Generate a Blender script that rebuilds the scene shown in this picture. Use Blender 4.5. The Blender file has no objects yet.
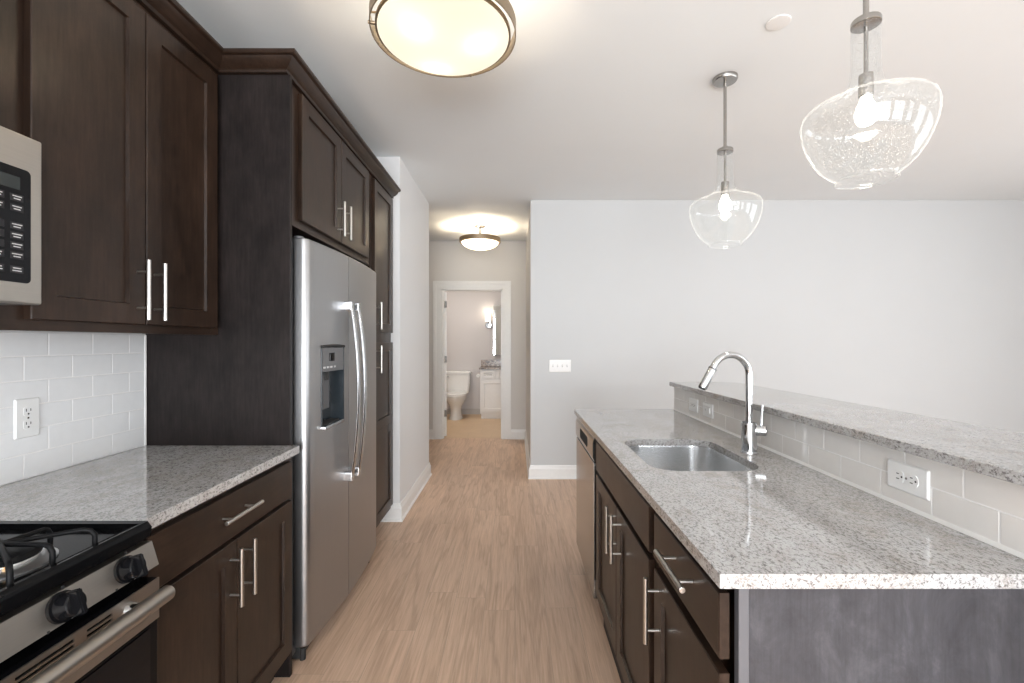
import bpy, bmesh, math, random
from mathutils import Vector, Matrix
C = bpy.context.scene.collection
PI = math.pi
random.seed(7)

# ------------------------------------------------------------------ camera, world, light, exposure
sc = bpy.context.scene
EYE = 1.32
cam_d = bpy.data.cameras.new('camera'); cam = bpy.data.objects.new('camera', cam_d); C.objects.link(cam)
cam_d.sensor_width = 36.0; cam_d.lens = 36.0 * 455 / 1024
cam_d.shift_x = -3.0 / 1024; cam_d.shift_y = 0.5 / 1024
cam_d.clip_start = 0.02
cam.location = (0, 0, EYE); cam.rotation_euler = (PI / 2, 0, 0)
sc.camera = cam
w = bpy.data.worlds.new('world'); sc.world = w; w.use_nodes = True
w.node_tree.nodes['Background'].inputs[0].default_value = (0.80, 0.89, 1.0, 1)
w.node_tree.nodes['Background'].inputs[1].default_value = 1.0
sc.view_settings.view_transform = 'Standard'; sc.view_settings.look = 'None'
sc.view_settings.gamma = 1.0; sc.view_settings.use_curve_mapping = False
sc.view_settings.exposure = -0.06
sc.cycles.use_denoising = True
sc.cycles.max_bounces = 10; sc.cycles.diffuse_bounces = 5; sc.cycles.glossy_bounces = 5
sc.cycles.transparent_max_bounces = 16; sc.cycles.caustics_reflective = False; sc.cycles.caustics_refractive = False
sc.cycles.sample_clamp_indirect = 6.0

def area(name, loc, rot, sx, sy, power, col):
    d = bpy.data.lights.new(name, 'AREA'); d.shape = 'RECTANGLE'; d.size = sx; d.size_y = sy
    d.energy = power; d.color = col
    o = bpy.data.objects.new(name, d); C.objects.link(o); o.location = loc; o.rotation_euler = rot
    return o
def bulb_light(name, loc, power, col, r=0.03):
    d = bpy.data.lights.new(name, 'POINT'); d.energy = power; d.color = col; d.shadow_soft_size = r
    o = bpy.data.objects.new(name, d); C.objects.link(o); o.location = loc
    return o
CEIL = 2.69
YR = -3.4                # window wall behind the camera
XR = 5.4                 # wall on the far right of the living room
DAY = (0.93, 0.965, 1.0)
WIN_REAR = [(-1.1, 1.1), (1.5, 3.1), (3.9, 5.0)]
SKY_P, UPLIGHT_P, SIDE_P = 54, 62, 30
SHARE = {-1.1: 1.25, 1.5: 0.76, 3.9: 0.45}   # per-window weights that even out the light on back wall and ceiling
for (a, b) in WIN_REAR:  # daylight through the three windows behind the camera: sky, plus an added uplight that brightens the ceiling like ground bounce
    area('window_daylight', ((a + b) / 2, YR - 0.16, 1.45), (PI / 2, 0, 0), b - a, 1.9, SKY_P * (b - a) * SHARE[a], DAY)
    area('window_ground_light', ((a + b) / 2, YR - 0.30, 0.75), (PI / 2 + 0.75, 0, 0), b - a, 1.0, UPLIGHT_P * (b - a) * SHARE[a] ** 2, DAY)
WIN_RIGHT = [(-2.4, -0.6), (0.2, 2.2)]
for (a, b) in WIN_RIGHT: # and through the two in the right wall, with a weaker added uplight
    area('window_daylight', (XR + 0.16, (a + b) / 2, 1.45), (PI / 2, 0, PI / 2), b - a, 1.9, SIDE_P * (b - a), DAY)
    area('window_ground_light', (XR + 0.30, (a + b) / 2, 0.75), (PI / 2 + 0.75, 0, PI / 2), b - a, 1.0, 0.25 * SIDE_P * (b - a), DAY)
WARM = (1.0, 0.80, 0.56)

# ------------------------------------------------------------------ materials
def new_mat(name):
    m = bpy.data.materials.new(name); m.use_nodes = True
    nt = m.node_tree; b = nt.nodes['Principled BSDF']
    return m, nt, b
def setp(b, **k):
    names = {'col': 'Base Color', 'rough': 'Roughness', 'metal': 'Metallic', 'coat': 'Coat Weight', 'coatr': 'Coat Roughness',
             'spec': 'Specular IOR Level', 'emit': 'Emission Color', 'es': 'Emission Strength', 'aniso': 'Anisotropic'}
    for q, v in k.items():
        if q in ('col', 'emit') and len(v) == 3: v = (*v, 1)
        b.inputs[names[q]].default_value = v
def coords(nt, scale=(1, 1, 1), kind='Object', rot=(0, 0, 0), loc=(0, 0, 0)):
    tc = nt.nodes.new('ShaderNodeTexCoord'); mp = nt.nodes.new('ShaderNodeMapping')
    mp.inputs['Scale'].default_value = scale; mp.inputs['Rotation'].default_value = rot; mp.inputs['Location'].default_value = loc
    nt.links.new(tc.outputs[kind], mp.inputs[0]); return mp.outputs[0]
def noise(nt, vec, scale, detail=3, rough=0.5, dist=0):
    n = nt.nodes.new('ShaderNodeTexNoise'); n.inputs['Scale'].default_value = scale; n.inputs['Detail'].default_value = detail
    n.inputs['Roughness'].default_value = rough; n.inputs['Distortion'].default_value = dist
    nt.links.new(vec, n.inputs['Vector']); return n.outputs['Fac']
def ramp(nt, fac, stops):
    r = nt.nodes.new('ShaderNodeValToRGB'); e = r.color_ramp.elements
    while len(e) < len(stops): e.new(0.5)
    for i, (p, c) in enumerate(stops):
        e[i].position = p; e[i].color = (*c, 1) if len(c) == 3 else c
    nt.links.new(fac, r.inputs[0]); return r.outputs[0]
def mix(nt, a, b, fac, mode='MIX'):
    m = nt.nodes.new('ShaderNodeMix'); m.data_type = 'RGBA'; m.blend_type = mode
    for sock, v in ((m.inputs[6], a), (m.inputs[7], b)):
        if isinstance(v, tuple): sock.default_value = (*v, 1) if len(v) == 3 else v
        else: nt.links.new(v, sock)
    if isinstance(fac, (int, float)): m.inputs[0].default_value = fac
    else: nt.links.new(fac, m.inputs[0])
    return m.outputs[2]
def bump(nt, b, h, strength=0.1, dist=0.002):
    n = nt.nodes.new('ShaderNodeBump'); n.inputs['Strength'].default_value = strength; n.inputs['Distance'].default_value = dist
    nt.links.new(h, n.inputs['Height']); nt.links.new(n.outputs[0], b.inputs['Normal'])
def plain(name, col, rough=0.5, **k):
    m, nt, b = new_mat(name); setp(b, col=col, rough=rough, **k)
    n = noise(nt, coords(nt), 35, 2)
    nt.links.new(mix(nt, col, tuple(c * 0.94 for c in col), n), b.inputs['Base Color'])
    return m
def paint(name, col, rough=0.6):
    m, nt, b = new_mat(name); setp(b, rough=rough, spec=0.3)
    v = coords(nt)
    nt.links.new(mix(nt, col, tuple(c * 0.97 for c in col), noise(nt, v, 3, 4)), b.inputs['Base Color'])
    bump(nt, b, noise(nt, v, 260, 2), 0.04, 0.001)
    return m
def wood(name, dark, light, axis='z', rough=0.31, coat=0.16, spec=0.22):
    m, nt, b = new_mat(name)
    s = {'z': (1, 1, 0.09), 'y': (1, 0.09, 1), 'x': (0.09, 1, 1)}[axis]
    v = coords(nt, s)
    g = noise(nt, v, 95, 5, 0.6)
    cl = noise(nt, coords(nt, (1, 1, 0.6)), 9, 4, 0.65)
    gcol = ramp(nt, g, [(0.25, dark), (0.75, light)])
    nt.links.new(mix(nt, gcol, ramp(nt, cl, [(0.3, (0.60, 0.60, 0.60)), (0.75, (1.45, 1.42, 1.40))]), 1.0, 'MULTIPLY'), b.inputs['Base Color'])
    rr = nt.nodes.new('ShaderNodeMapRange'); rr.inputs[3].default_value = rough - 0.05; rr.inputs[4].default_value = rough + 0.1
    nt.links.new(cl, rr.inputs[0]); nt.links.new(rr.outputs[0], b.inputs['Roughness'])
    setp(b, coat=coat, coatr=0.22, spec=spec)
    bump(nt, b, g, 0.06, 0.001)
    return m
def granite(name):
    m, nt, b = new_mat(name)
    v = coords(nt); vs = coords(nt, (1, 0.62, 1), rot=(0, 0, 0.6))
    blot = noise(nt, vs, 9, 6, 0.68, 1.0)
    base = ramp(nt, blot, [(0.3, (0.315, 0.275, 0.24)), (0.47, (0.44, 0.425, 0.412)), (0.7, (0.53, 0.53, 0.535))])
    sp = noise(nt, vs, 150, 5, 0.8, 0.3)
    c1 = mix(nt, base, (0.085, 0.075, 0.07), ramp(nt, sp, [(0.40, (0.88, 0.88, 0.88)), (0.51, (0, 0, 0))]))
    sp2 = noise(nt, v, 290, 3, 0.75)
    c3 = mix(nt, c1, (0.60, 0.605, 0.61), ramp(nt, sp2, [(0.54, (0, 0, 0)), (0.66, (0.85, 0.85, 0.85))]))
    nt.links.new(c3, b.inputs['Base Color'])
    setp(b, rough=0.09, spec=0.9, coat=0.2, coatr=0.06)
    return m
def steel(name, col=(0.60, 0.60, 0.60), rough=0.27, axis='z', amt=0.06):
    m, nt, b = new_mat(name)
    s = {'z': (1, 1, 0.012), 'y': (1, 0.012, 1), 'x': (0.012, 1, 1)}[axis]
    n = noise(nt, coords(nt, s), 420, 3)
    nt.links.new(mix(nt, col, tuple(c * 0.92 for c in col), n), b.inputs['Base Color'])
    rr = nt.nodes.new('ShaderNodeMapRange'); rr.inputs[3].default_value = rough - amt; rr.inputs[4].default_value = rough + amt
    nt.links.new(n, rr.inputs[0]); nt.links.new(rr.outputs[0], b.inputs['Roughness'])
    setp(b, metal=1.0)
    bump(nt, b, n, 0.012, 0.0003)
    return m
def floor_wood():
    m, nt, b = new_mat('light_oak_vinyl_plank')
    sx_ = nt.nodes.new('ShaderNodeSeparateXYZ'); nt.links.new(coords(nt), sx_.inputs[0])
    def mth(op, a, b_=None):
        q = nt.nodes.new('ShaderNodeMath'); q.operation = op
        for k, v_ in enumerate((a, b_)):
            if v_ is None: continue
            if isinstance(v_, float): q.inputs[k].default_value = v_
            else: nt.links.new(v_, q.inputs[k])
        return q.outputs[0]
    row = mth('FLOOR', mth('DIVIDE', sx_.outputs[0], 0.152))
    wnz = nt.nodes.new('ShaderNodeTexWhiteNoise'); wnz.noise_dimensions = '1D'; nt.links.new(row, wnz.inputs['W'])
    cb = nt.nodes.new('ShaderNodeCombineXYZ')
    nt.links.new(mth('ADD', sx_.outputs[1], mth('MULTIPLY', wnz.outputs['Value'], 1.22)), cb.inputs[0]); nt.links.new(sx_.outputs[0], cb.inputs[1])
    v = cb.outputs[0]
    br = nt.nodes.new('ShaderNodeTexBrick')
    br.offset = 0.0; br.inputs['Scale'].default_value = 1.0
    br.inputs['Color1'].default_value = (0, 0, 0, 1); br.inputs['Color2'].default_value = (1, 1, 1, 1); br.inputs['Mortar'].default_value = (0.5, 0.5, 0.5, 1)
    br.inputs['Mortar Size'].default_value = 0.0011; br.inputs['Mortar Smooth'].default_value = 0.3
    br.inputs['Brick Width'].default_value = 1.22; br.inputs['Row Height'].default_value = 0.152; br.inputs['Bias'].default_value = 0.0
    nt.links.new(v, br.inputs['Vector'])
    # every plank shifts the grain pattern by its own amount
    sh = nt.nodes.new('ShaderNodeVectorMath'); sh.operation = 'MULTIPLY_ADD'
    sh.inputs[1].default_value = (3.7, 11.0, 5.0)
    nt.links.new(br.outputs['Color'], sh.inputs[0]); nt.links.new(coords(nt), sh.inputs[2])
    mp = nt.nodes.new('ShaderNodeMapping'); mp.inputs['Scale'].default_value = (1, 0.035, 1); nt.links.new(sh.outputs[0], mp.inputs[0])
    fine = noise(nt, mp.outputs[0], 130, 6, 0.66, 0.15)
    mp2 = nt.nodes.new('ShaderNodeMapping'); mp2.inputs['Scale'].default_value = (1, 0.09, 1); nt.links.new(sh.outputs[0], mp2.inputs[0])
    big = noise(nt, mp2.outputs[0], 11, 3, 0.5, 0.6)
    rings = nt.nodes.new('ShaderNodeMath'); rings.operation = 'MULTIPLY'; rings.inputs[1].default_value = 26
    nt.links.new(big, rings.inputs[0])
    sn = nt.nodes.new('ShaderNodeMath'); sn.operation = 'SINE'; nt.links.new(rings.outputs[0], sn.inputs[0])
    cath = nt.nodes.new('ShaderNodeMapRange'); cath.inputs[1].default_value = -1; nt.links.new(sn.outputs[0], cath.inputs[0])
    c = ramp(nt, fine, [(0.25, (0.50, 0.335, 0.232)), (0.5, (0.63, 0.44, 0.315)), (0.75, (0.73, 0.53, 0.395))])
    c = mix(nt, c, ramp(nt, cath.outputs[0], [(0.0, (0.80, 0.76, 0.73)), (0.35, (1, 1, 1)), (1, (1.06, 1.06, 1.06))]), 0.6, 'MULTIPLY')
    c = mix(nt, c, ramp(nt, br.outputs['Color'], [(0, (0.94, 0.935, 0.93)), (1, (1.05, 1.05, 1.05))]), 1.0, 'MULTIPLY')
    seam = mix(nt, c, (0.46, 0.33, 0.245), br.outputs['Fac'])
    nt.links.new(seam, b.inputs['Base Color']); setp(b, rough=0.42, spec=0.4)
    bump(nt, b, fine, 0.05, 0.001)
    return m
def bath_tile():
    m, nt, b = new_mat('tan_bath_tile')
    br = nt.nodes.new('ShaderNodeTexBrick'); br.offset = 0.5; br.inputs['Scale'].default_value = 1
    br.inputs['Color1'].default_value = (0.62, 0.44, 0.27, 1); br.inputs['Color2'].default_value = (0.66, 0.48, 0.31, 1); br.inputs['Mortar'].default_value = (0.50, 0.37, 0.25, 1)
    br.inputs['Mortar Size'].default_value = 0.003; br.inputs['Brick Width'].default_value = 0.33; br.inputs['Row Height'].default_value = 0.33
    nt.links.new(coords(nt), br.inputs['Vector'])
    nt.links.new(mix(nt, br.outputs['Color'], (0.55, 0.39, 0.25), noise(nt, coords(nt), 6, 4)), b.inputs['Base Color']); setp(b, rough=0.4)
    return m
def shade_glass():       # clear seeded glass: transparent with a fresnel sheen and scattering seeds
    m, nt, b = new_mat('seeded_glass'); nt.nodes.remove(b)
    out = nt.nodes['Material Output']
    tr = nt.nodes.new('ShaderNodeBsdfTransparent'); tr.inputs[0].default_value = (0.985, 0.99, 0.99, 1)
    gl = nt.nodes.new('ShaderNodeBsdfGlossy'); gl.inputs['Roughness'].default_value = 0.03
    df = nt.nodes.new('ShaderNodeBsdfDiffuse'); df.inputs[0].default_value = (0.95, 0.95, 0.95, 1)
    tl = nt.nodes.new('ShaderNodeBsdfTranslucent'); tl.inputs[0].default_value = (0.95, 0.95, 0.95, 1)
    ds = nt.nodes.new('ShaderNodeMixShader'); nt.links.new(df.outputs[0], ds.inputs[1]); nt.links.new(tl.outputs[0], ds.inputs[2])
    vo = nt.nodes.new('ShaderNodeTexVoronoi'); vo.inputs['Scale'].default_value = 125; nt.links.new(coords(nt), vo.inputs['Vector'])
    seeds = ramp(nt, vo.outputs['Distance'], [(0.08, (0.50, 0.50, 0.50)), (0.19, (0.011, 0.011, 0.011))])
    lw = nt.nodes.new('ShaderNodeLayerWeight'); lw.inputs['Blend'].default_value = 0.5
    edge = ramp(nt, lw.outputs['Facing'], [(0.0, (0, 0, 0)), (0.75, (0.008, 0.008, 0.008)), (1.0, (0.26, 0.26, 0.26))])
    add = mix(nt, seeds, edge, 1.0, 'ADD')
    m1 = nt.nodes.new('ShaderNodeMixShader'); nt.links.new(add, m1.inputs[0]); nt.links.new(tr.outputs[0], m1.inputs[1]); nt.links.new(ds.outputs[0], m1.inputs[2])
    gf = ramp(nt, lw.outputs['Facing'], [(0.0, (0.03, 0.03, 0.03)), (0.75, (0.06, 0.06, 0.06)), (1.0, (0.30, 0.30, 0.30))])
    m2 = nt.nodes.new('ShaderNodeMixShader'); nt.links.new(gf, m2.inputs[0]); nt.links.new(m1.outputs[0], m2.inputs[1]); nt.links.new(gl.outputs[0], m2.inputs[2])
    nt.links.new(m2.outputs[0], out.inputs[0])
    return m
def emit(name, col, s):
    m, nt, b = new_mat(name); nt.nodes.remove(b)
    e = nt.nodes.new('ShaderNodeEmission'); e.inputs[0].default_value = (*col, 1); e.inputs[1].default_value = s
    nt.links.new(e.outputs[0], nt.nodes['Material Output'].inputs[0]); return m
def frosted(name, col, glow, dens=1.0):   # opal lamp glass: passes light from the bulbs behind it
    m, nt, b = new_mat(name); nt.nodes.remove(b)
    tl = nt.nodes.new('ShaderNodeBsdfTranslucent'); tl.inputs[0].default_value = (*[c * dens for c in col], 1)
    e = nt.nodes.new('ShaderNodeEmission'); e.inputs[0].default_value = (*col, 1); e.inputs[1].default_value = glow
    a = nt.nodes.new('ShaderNodeAddShader'); nt.links.new(tl.outputs[0], a.inputs[0]); nt.links.new(e.outputs[0], a.inputs[1])
    nt.links.new(a.outputs[0], nt.nodes['Material Output'].inputs[0]); return m

M = {}
M['wall'] = paint('light_grey_wall_paint', (0.565, 0.575, 0.58))
M['white_wall'] = paint('white_wall_paint', (0.76, 0.765, 0.77))
M['hall'] = paint('warm_grey_wall_paint', (0.72, 0.70, 0.675))
M['bath_wall'] = paint('bath_wall_paint', (0.60, 0.57, 0.565))
M['ceiling'] = paint('ceiling_paint', (0.785, 0.815, 0.83), 0.8)
M['trim'] = plain('white_trim_paint', (0.87, 0.87, 0.86), 0.35)
M['floor'] = floor_wood()
M['bath_floor'] = bath_tile()
M['wood'] = wood('espresso_stained_wood', (0.0165, 0.0094, 0.0062), (0.0345, 0.0202, 0.0137))
M['wood_y'] = wood('espresso_stained_wood_rail', (0.0165, 0.0094, 0.0062), (0.0345, 0.0202, 0.0137), 'y')
M['panel'] = wood('espresso_veneer_panel', (0.0095, 0.0073, 0.0070), (0.0205, 0.0162, 0.0156), 'z', 0.5, 0.04, 0.15)
m_, nt_, b_ = new_mat('grey_brown_mottled_veneer'); v_ = coords(nt_, (1, 1, 0.55))
mo_ = ramp(nt_, noise(nt_, v_, 11, 8, 0.72, 0.4), [(0.32, (0.036, 0.034, 0.038)), (0.52, (0.056, 0.054, 0.060)), (0.70, (0.092, 0.089, 0.097))])  # dark-stained veneer; the grey is window reflection painted into its colour
st_ = ramp(nt_, noise(nt_, coords(nt_, (1, 1, 0.06)), 160, 4, 0.6), [(0.3, (0.88, 0.88, 0.88)), (0.7, (1.10, 1.10, 1.10))])
nt_.links.new(mix(nt_, mo_, st_, 1.0, 'MULTIPLY'), b_.inputs['Base Color']); setp(b_, rough=0.5, spec=0.3)
M['island_panel'] = m_
M['toe'] = plain('toe_kick_black', (0.012, 0.010, 0.010), 0.6)
M['granite'] = granite('speckled_grey_granite')
M['steel'] = steel('brushed_stainless_steel', (0.42, 0.42, 0.425), 0.38, 'z', 0.03)
M['steel_range'] = steel('warm_range_steel', (0.40, 0.37, 0.335), 0.40, 'y')
M['steel_dw'] = steel('reflective_stainless_steel', (0.45, 0.44, 0.43), 0.16, 'z', 0.02)
M['steel_sink'] = steel('satin_sink_steel', (0.80, 0.81, 0.82), 0.26, 'y', 0.03)
M['steel_y'] = steel('brushed_stainless_steel_horizontal', (0.44, 0.415, 0.38), 0.32, 'y')
M['steel_side'] = plain('painted_grey_cabinet_steel', (0.10, 0.10, 0.105), 0.45)
M['handle'] = steel('satin_nickel', (0.56, 0.535, 0.50), 0.30, 'z')
M['light_steel'] = steel('pale_satin_steel', (0.60, 0.61, 0.625), 0.24)
M['chrome'] = steel('polished_chrome', (0.62, 0.63, 0.64), 0.06, 'z', 0.02)
M['nickel'] = steel('brushed_nickel', (0.40, 0.385, 0.365), 0.25)
M['bronze'] = steel('dark_brushed_bronze', (0.34, 0.27, 0.19), 0.42, 'z')
M['black'] = plain('black_enamel', (0.004, 0.004, 0.0045), 0.12, spec=0.12)
M['black_glass'] = plain('black_glass', (0.005, 0.005, 0.006), 0.06, spec=0.22)
M['iron'] = plain('cast_iron_black', (0.006, 0.006, 0.0065), 0.45, spec=0.15)
M['plastic'] = plain('black_gloss_plastic', (0.007, 0.007, 0.008), 0.10, spec=0.25)
M['dark_gap'] = plain('dark_grey_rubber', (0.02, 0.02, 0.02), 0.7)
M['white_plastic'] = plain('white_plastic', (0.80, 0.80, 0.79), 0.3)
M['slot'] = plain('outlet_slot_dark', (0.03, 0.03, 0.03), 0.6)
M['tile_white'] = plain('glossy_white_tile', (0.80, 0.805, 0.81), 0.12)
M['tile_grey'] = plain('glossy_taupe_tile', (0.75, 0.725, 0.695), 0.10)
M['grout'] = plain('light_grout', (0.82, 0.81, 0.80), 0.8)
M['grout_white'] = plain('white_caulk', (0.80, 0.79, 0.77), 0.6)
M['porcelain'] = plain('white_porcelain', (0.82, 0.81, 0.79), 0.12)
M['legend'] = plain('white_print', (0.55, 0.55, 0.55), 0.5)
M['key'] = plain('dark_grey_key', (0.016, 0.016, 0.018), 0.5, spec=0.25)
M['grey_recess'] = plain('dispenser_grey', (0.026, 0.033, 0.039), 0.18)
M['mirror'] = steel('mirror_silver', (0.80, 0.82, 0.82), 0.03, 'z', 0.01)
M['glass'] = shade_glass()
M['bulb'] = emit('lit_bulb_glass', (1.0, 0.93, 0.80), 16.0)
M['bowl'] = frosted('opal_bowl_glass', (1.0, 0.915, 0.745), 0.92, 0.08)
M['hall_bowl'] = frosted('opal_hall_bowl_glass', (1.0, 0.90, 0.74), 2.3, 0.08)
M['sconce'] = emit('lit_sconce_glass', (1.0, 0.86, 0.66), 3.0)
M['aluminium'] = steel('burner_aluminium', (0.72, 0.72, 0.72), 0.35)
M['brass'] = steel('burner_brass', (0.75, 0.45, 0.2), 0.35)

# ------------------------------------------------------------------ mesh helpers
class MB:
    def __init__(s): s.bm = bmesh.new()
    def _q(s, vs):
        try: return s.bm.faces.new(vs)
        except ValueError: return None
    def box(s, x0, x1, y0, y1, z0, z1, bev=0.0, seg=2):
        t = bmesh.new(); bmesh.ops.create_cube(t, size=1)
        for v in t.verts: v.co = Vector((x0 + (v.co.x + .5) * (x1 - x0), y0 + (v.co.y + .5) * (y1 - y0), z0 + (v.co.z + .5) * (z1 - z0)))
        if bev: bmesh.ops.bevel(t, geom=list(t.edges), offset=bev, segments=seg, affect='EDGES', profile=0.5)
        return s.add(t)
    def add(s, t, mat=None):
        if mat is not None: bmesh.ops.transform(t, matrix=mat, verts=t.verts)
        me = bpy.data.meshes.new('tmp'); t.to_mesh(me); s.bm.from_mesh(me); bpy.data.meshes.remove(me); t.free(); return s
    def loops(s, loops, cap0=True, cap1=True, closed=True):
        rings = [[s.bm.verts.new(p) for p in L] for L in loops]
        n = len(rings[0])
        for a, b in zip(rings, rings[1:]):
            for i in range(n if closed else n - 1):
                j = (i + 1) % n; s._q((a[i], a[j], b[j], b[i]))
        if cap0: s._q(list(reversed(rings[0])))
        if cap1: s._q(rings[-1])
        return s
    def cyl(s, p0, p1, r0, r1=None, seg=20, cap=True):
        return s.tube([p0, p1], [r0, r0 if r1 is None else r1], seg, cap)
    def tube(s, pts, r, seg=14, cap=True):
        pts = [Vector(p) for p in pts]; rs = r if isinstance(r, (list, tuple)) else [r] * len(pts)
        d0 = (pts[1] - pts[0]).normalized()
        up = Vector((0, 0, 1)) if abs(d0.z) < 0.9 else Vector((1, 0, 0))
        nrm = d0.cross(up).normalized(); L = []
        for i, p in enumerate(pts):
            if i == 0: d = pts[1] - p
            elif i == len(pts) - 1: d = p - pts[-2]
            else: d = (pts[i + 1] - p).normalized() + (p - pts[i - 1]).normalized()
            d = d.normalized(); nrm = (nrm - d * nrm.dot(d)).normalized(); bi = d.cross(nrm)
            L.append([p + (nrm * math.cos(2 * PI * k / seg) + bi * math.sin(2 * PI * k / seg)) * rs[i] for k in range(seg)])
        return s.loops(L, cap, cap)
    def lathe(s, prof, c, seg=40, cap0=False, cap1=False, sx=1, sy=1):
        L = [[Vector((c[0] + r * sx * math.cos(2 * PI * k / seg), c[1] + r * sy * math.sin(2 * PI * k / seg), c[2] + z)) for k in range(seg)] for r, z in prof]
        return s.loops(L, cap0, cap1)
    def prism(s, poly, z0, z1):        # polygon in XY raised in Z
        return s.loops([[Vector((x, y, z0)) for x, y in poly], [Vector((x, y, z1)) for x, y in poly]])
    def prism_y(s, poly, y0, y1):      # polygon in XZ pulled along Y
        return s.loops([[Vector((x, y0, z)) for x, z in poly], [Vector((x, y1, z)) for x, z in poly]])
    def build(s, name, mat, parent=None, loc=None, smooth=40):
        bm = s.bm; bmesh.ops.recalc_face_normals(bm, faces=bm.faces)
        off = parent_loc(parent) if parent else Vector(loc or (0, 0, 0))
        for v in bm.verts: v.co -= off
        me = bpy.data.meshes.new(name); bm.to_mesh(me); bm.free()
        for p in me.polygons: p.use_smooth = True
        me.set_sharp_from_angle(angle=math.radians(smooth))
        o = bpy.data.objects.new(name, me); C.objects.link(o)
        wn = o.modifiers.new('normals', 'WEIGHTED_NORMAL'); wn.keep_sharp = True; wn.weight = 80
        if mat is not None: me.materials.append(mat)
        if parent: o.parent = parent
        else: o.location = off
        return o
def parent_loc(p):
    v = Vector((0, 0, 0))
    while p: v += p.location; p = p.parent
    return v
def rrect(x0, x1, y0, y1, r, n=8):
    pts = []
    for cx, cy, a0 in ((x1 - r, y1 - r, 0), (x0 + r, y1 - r, PI / 2), (x0 + r, y0 + r, PI), (x1 - r, y0 + r, 1.5 * PI)):
        for i in range(n + 1):
            a = a0 + PI / 2 * i / n; pts.append((cx + r * math.cos(a), cy + r * math.sin(a)))
    return pts
def tag(o, label, cat, group=None):
    o['label'] = label; o['category'] = cat
    if group: o['group'] = group
    return o
def thing(name, loc, label, cat, group=None):
    o = bpy.data.objects.new(name, None); C.objects.link(o); o.location = loc; o.empty_display_size = 0.1
    return tag(o, label, cat, group)
def struct(o): o['kind'] = 'structure'; return o
def copy_tree(o, parent=None):
    c = o.copy(); C.objects.link(c)
    if parent: c.parent = parent
    for ch in list(o.children): copy_tree(ch, c)
    return c
# panel front in a plane X = x, running along Y and Z, facing d (+1 or -1 along X); rail > 0 makes a recessed shaker centre
def front(mb, x, d, y0, y1, z0, z1, th=0.019, rail=0.0, dip=0.009, mid=None):
    def ring(i, q): return [Vector((x + d * q, y, z)) for y, z in ((y0 + i, z0 + i), (y1 - i, z0 + i), (y1 - i, z1 - i), (y0 + i, z1 - i))]
    L = [ring(0, 0), ring(0, th - 0.002), ring(0.002, th)]
    if rail and mid is None:
        L += [ring(rail, th), ring(rail + 0.0028, th - dip)]
    mb.loops(L)
    return mb
def text_mesh(mb, s, size, mat, depth=0.0004):
    cu = bpy.data.curves.new('t', 'FONT'); cu.body = s; cu.size = size; cu.align_x = 'CENTER'; cu.align_y = 'CENTER'; cu.extrude = depth
    o = bpy.data.objects.new('t', cu); C.objects.link(o)
    dg = bpy.context.evaluated_depsgraph_get(); me = o.evaluated_get(dg).to_mesh()
    t = bmesh.new(); t.from_mesh(me); bmesh.ops.transform(t, matrix=mat, verts=t.verts); o.evaluated_get(dg).to_mesh_clear()
    bpy.data.objects.remove(o); bpy.data.curves.remove(cu)
    mb.add(t)

# ------------------------------------------------------------------ the room shell
XL = -1.457               # kitchen wall behind the range
YB = 4.40                # long grey wall
YE = 6.19                # end of the hallway
YP = 3.36                # white wall block beside the pantry
HR = 0.15                # hallway's right side
def sbox(name, mat, *b): return struct(MB().box(*b).build(name, mat))
sbox('floor', M['floor'], -3.2, XR + .1, YR - .1, YE + 0.06, -0.10, 0.0)
sbox('floor_bathroom', M['bath_floor'], -1.75, 0.75, YE + 0.06, 8.5, -0.10, 0.001)
sbox('ceiling', M['ceiling'], -3.2, XR + .3, YR - .3, 8.5, CEIL, CEIL + 0.1)
sbox('wall_left', M['white_wall'], XL - 0.1, XL, YR - .1, YP + 0.02, 0, CEIL)
b = MB().box(-1.55, -0.85, YP, 4.50, 0, CEIL, 0.003).build('wall_pantry', M['white_wall']); struct(b)
sbox('wall_hall_left', M['hall'], -3.2, -3.1, 3.3, YE + 0.1, 0, CEIL)
sbox('wall_hall_front', M['hall'], -3.2, -1.55, 3.3, 3.4, 0, CEIL)
b = MB().box(HR, HR + 0.12, YB, YE + 0.02, 0, CEIL, 0.003).build('wall_hall_right', M['hall']); struct(b)
sbox('wall_back', M['wall'], HR + 0.115, XR, YB, YB + 0.1, 0, CEIL)
b = MB().box(HR + 0.004, HR + 0.13, YB - 0.0005, YB + 0.05, 0, CEIL).build('wall_back_corner', M['wall']); struct(b)
# end wall of the hallway around the door opening
DX0, DX1, DZ = -1.003, -0.163, 2.040
b = MB().box(-3.1, DX0, YE, YE + 0.11, 0, CEIL).box(DX1, HR + 0.12, YE, YE + 0.11, 0, CEIL).box(DX0, DX1, YE, YE + 0.11, DZ, CEIL)
struct(b.build('wall_hall_end', M['hall']))
# bathroom
b = MB().box(-1.75, 0.75, 8.32, 8.42, 0, CEIL).box(-1.75, -1.65, YE + .11, 8.32, 0, CEIL).box(0.65, 0.75, YE + .11, 8.32, 0, CEIL)
struct(b.build('wall_bathroom', M['bath_wall']))
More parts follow.
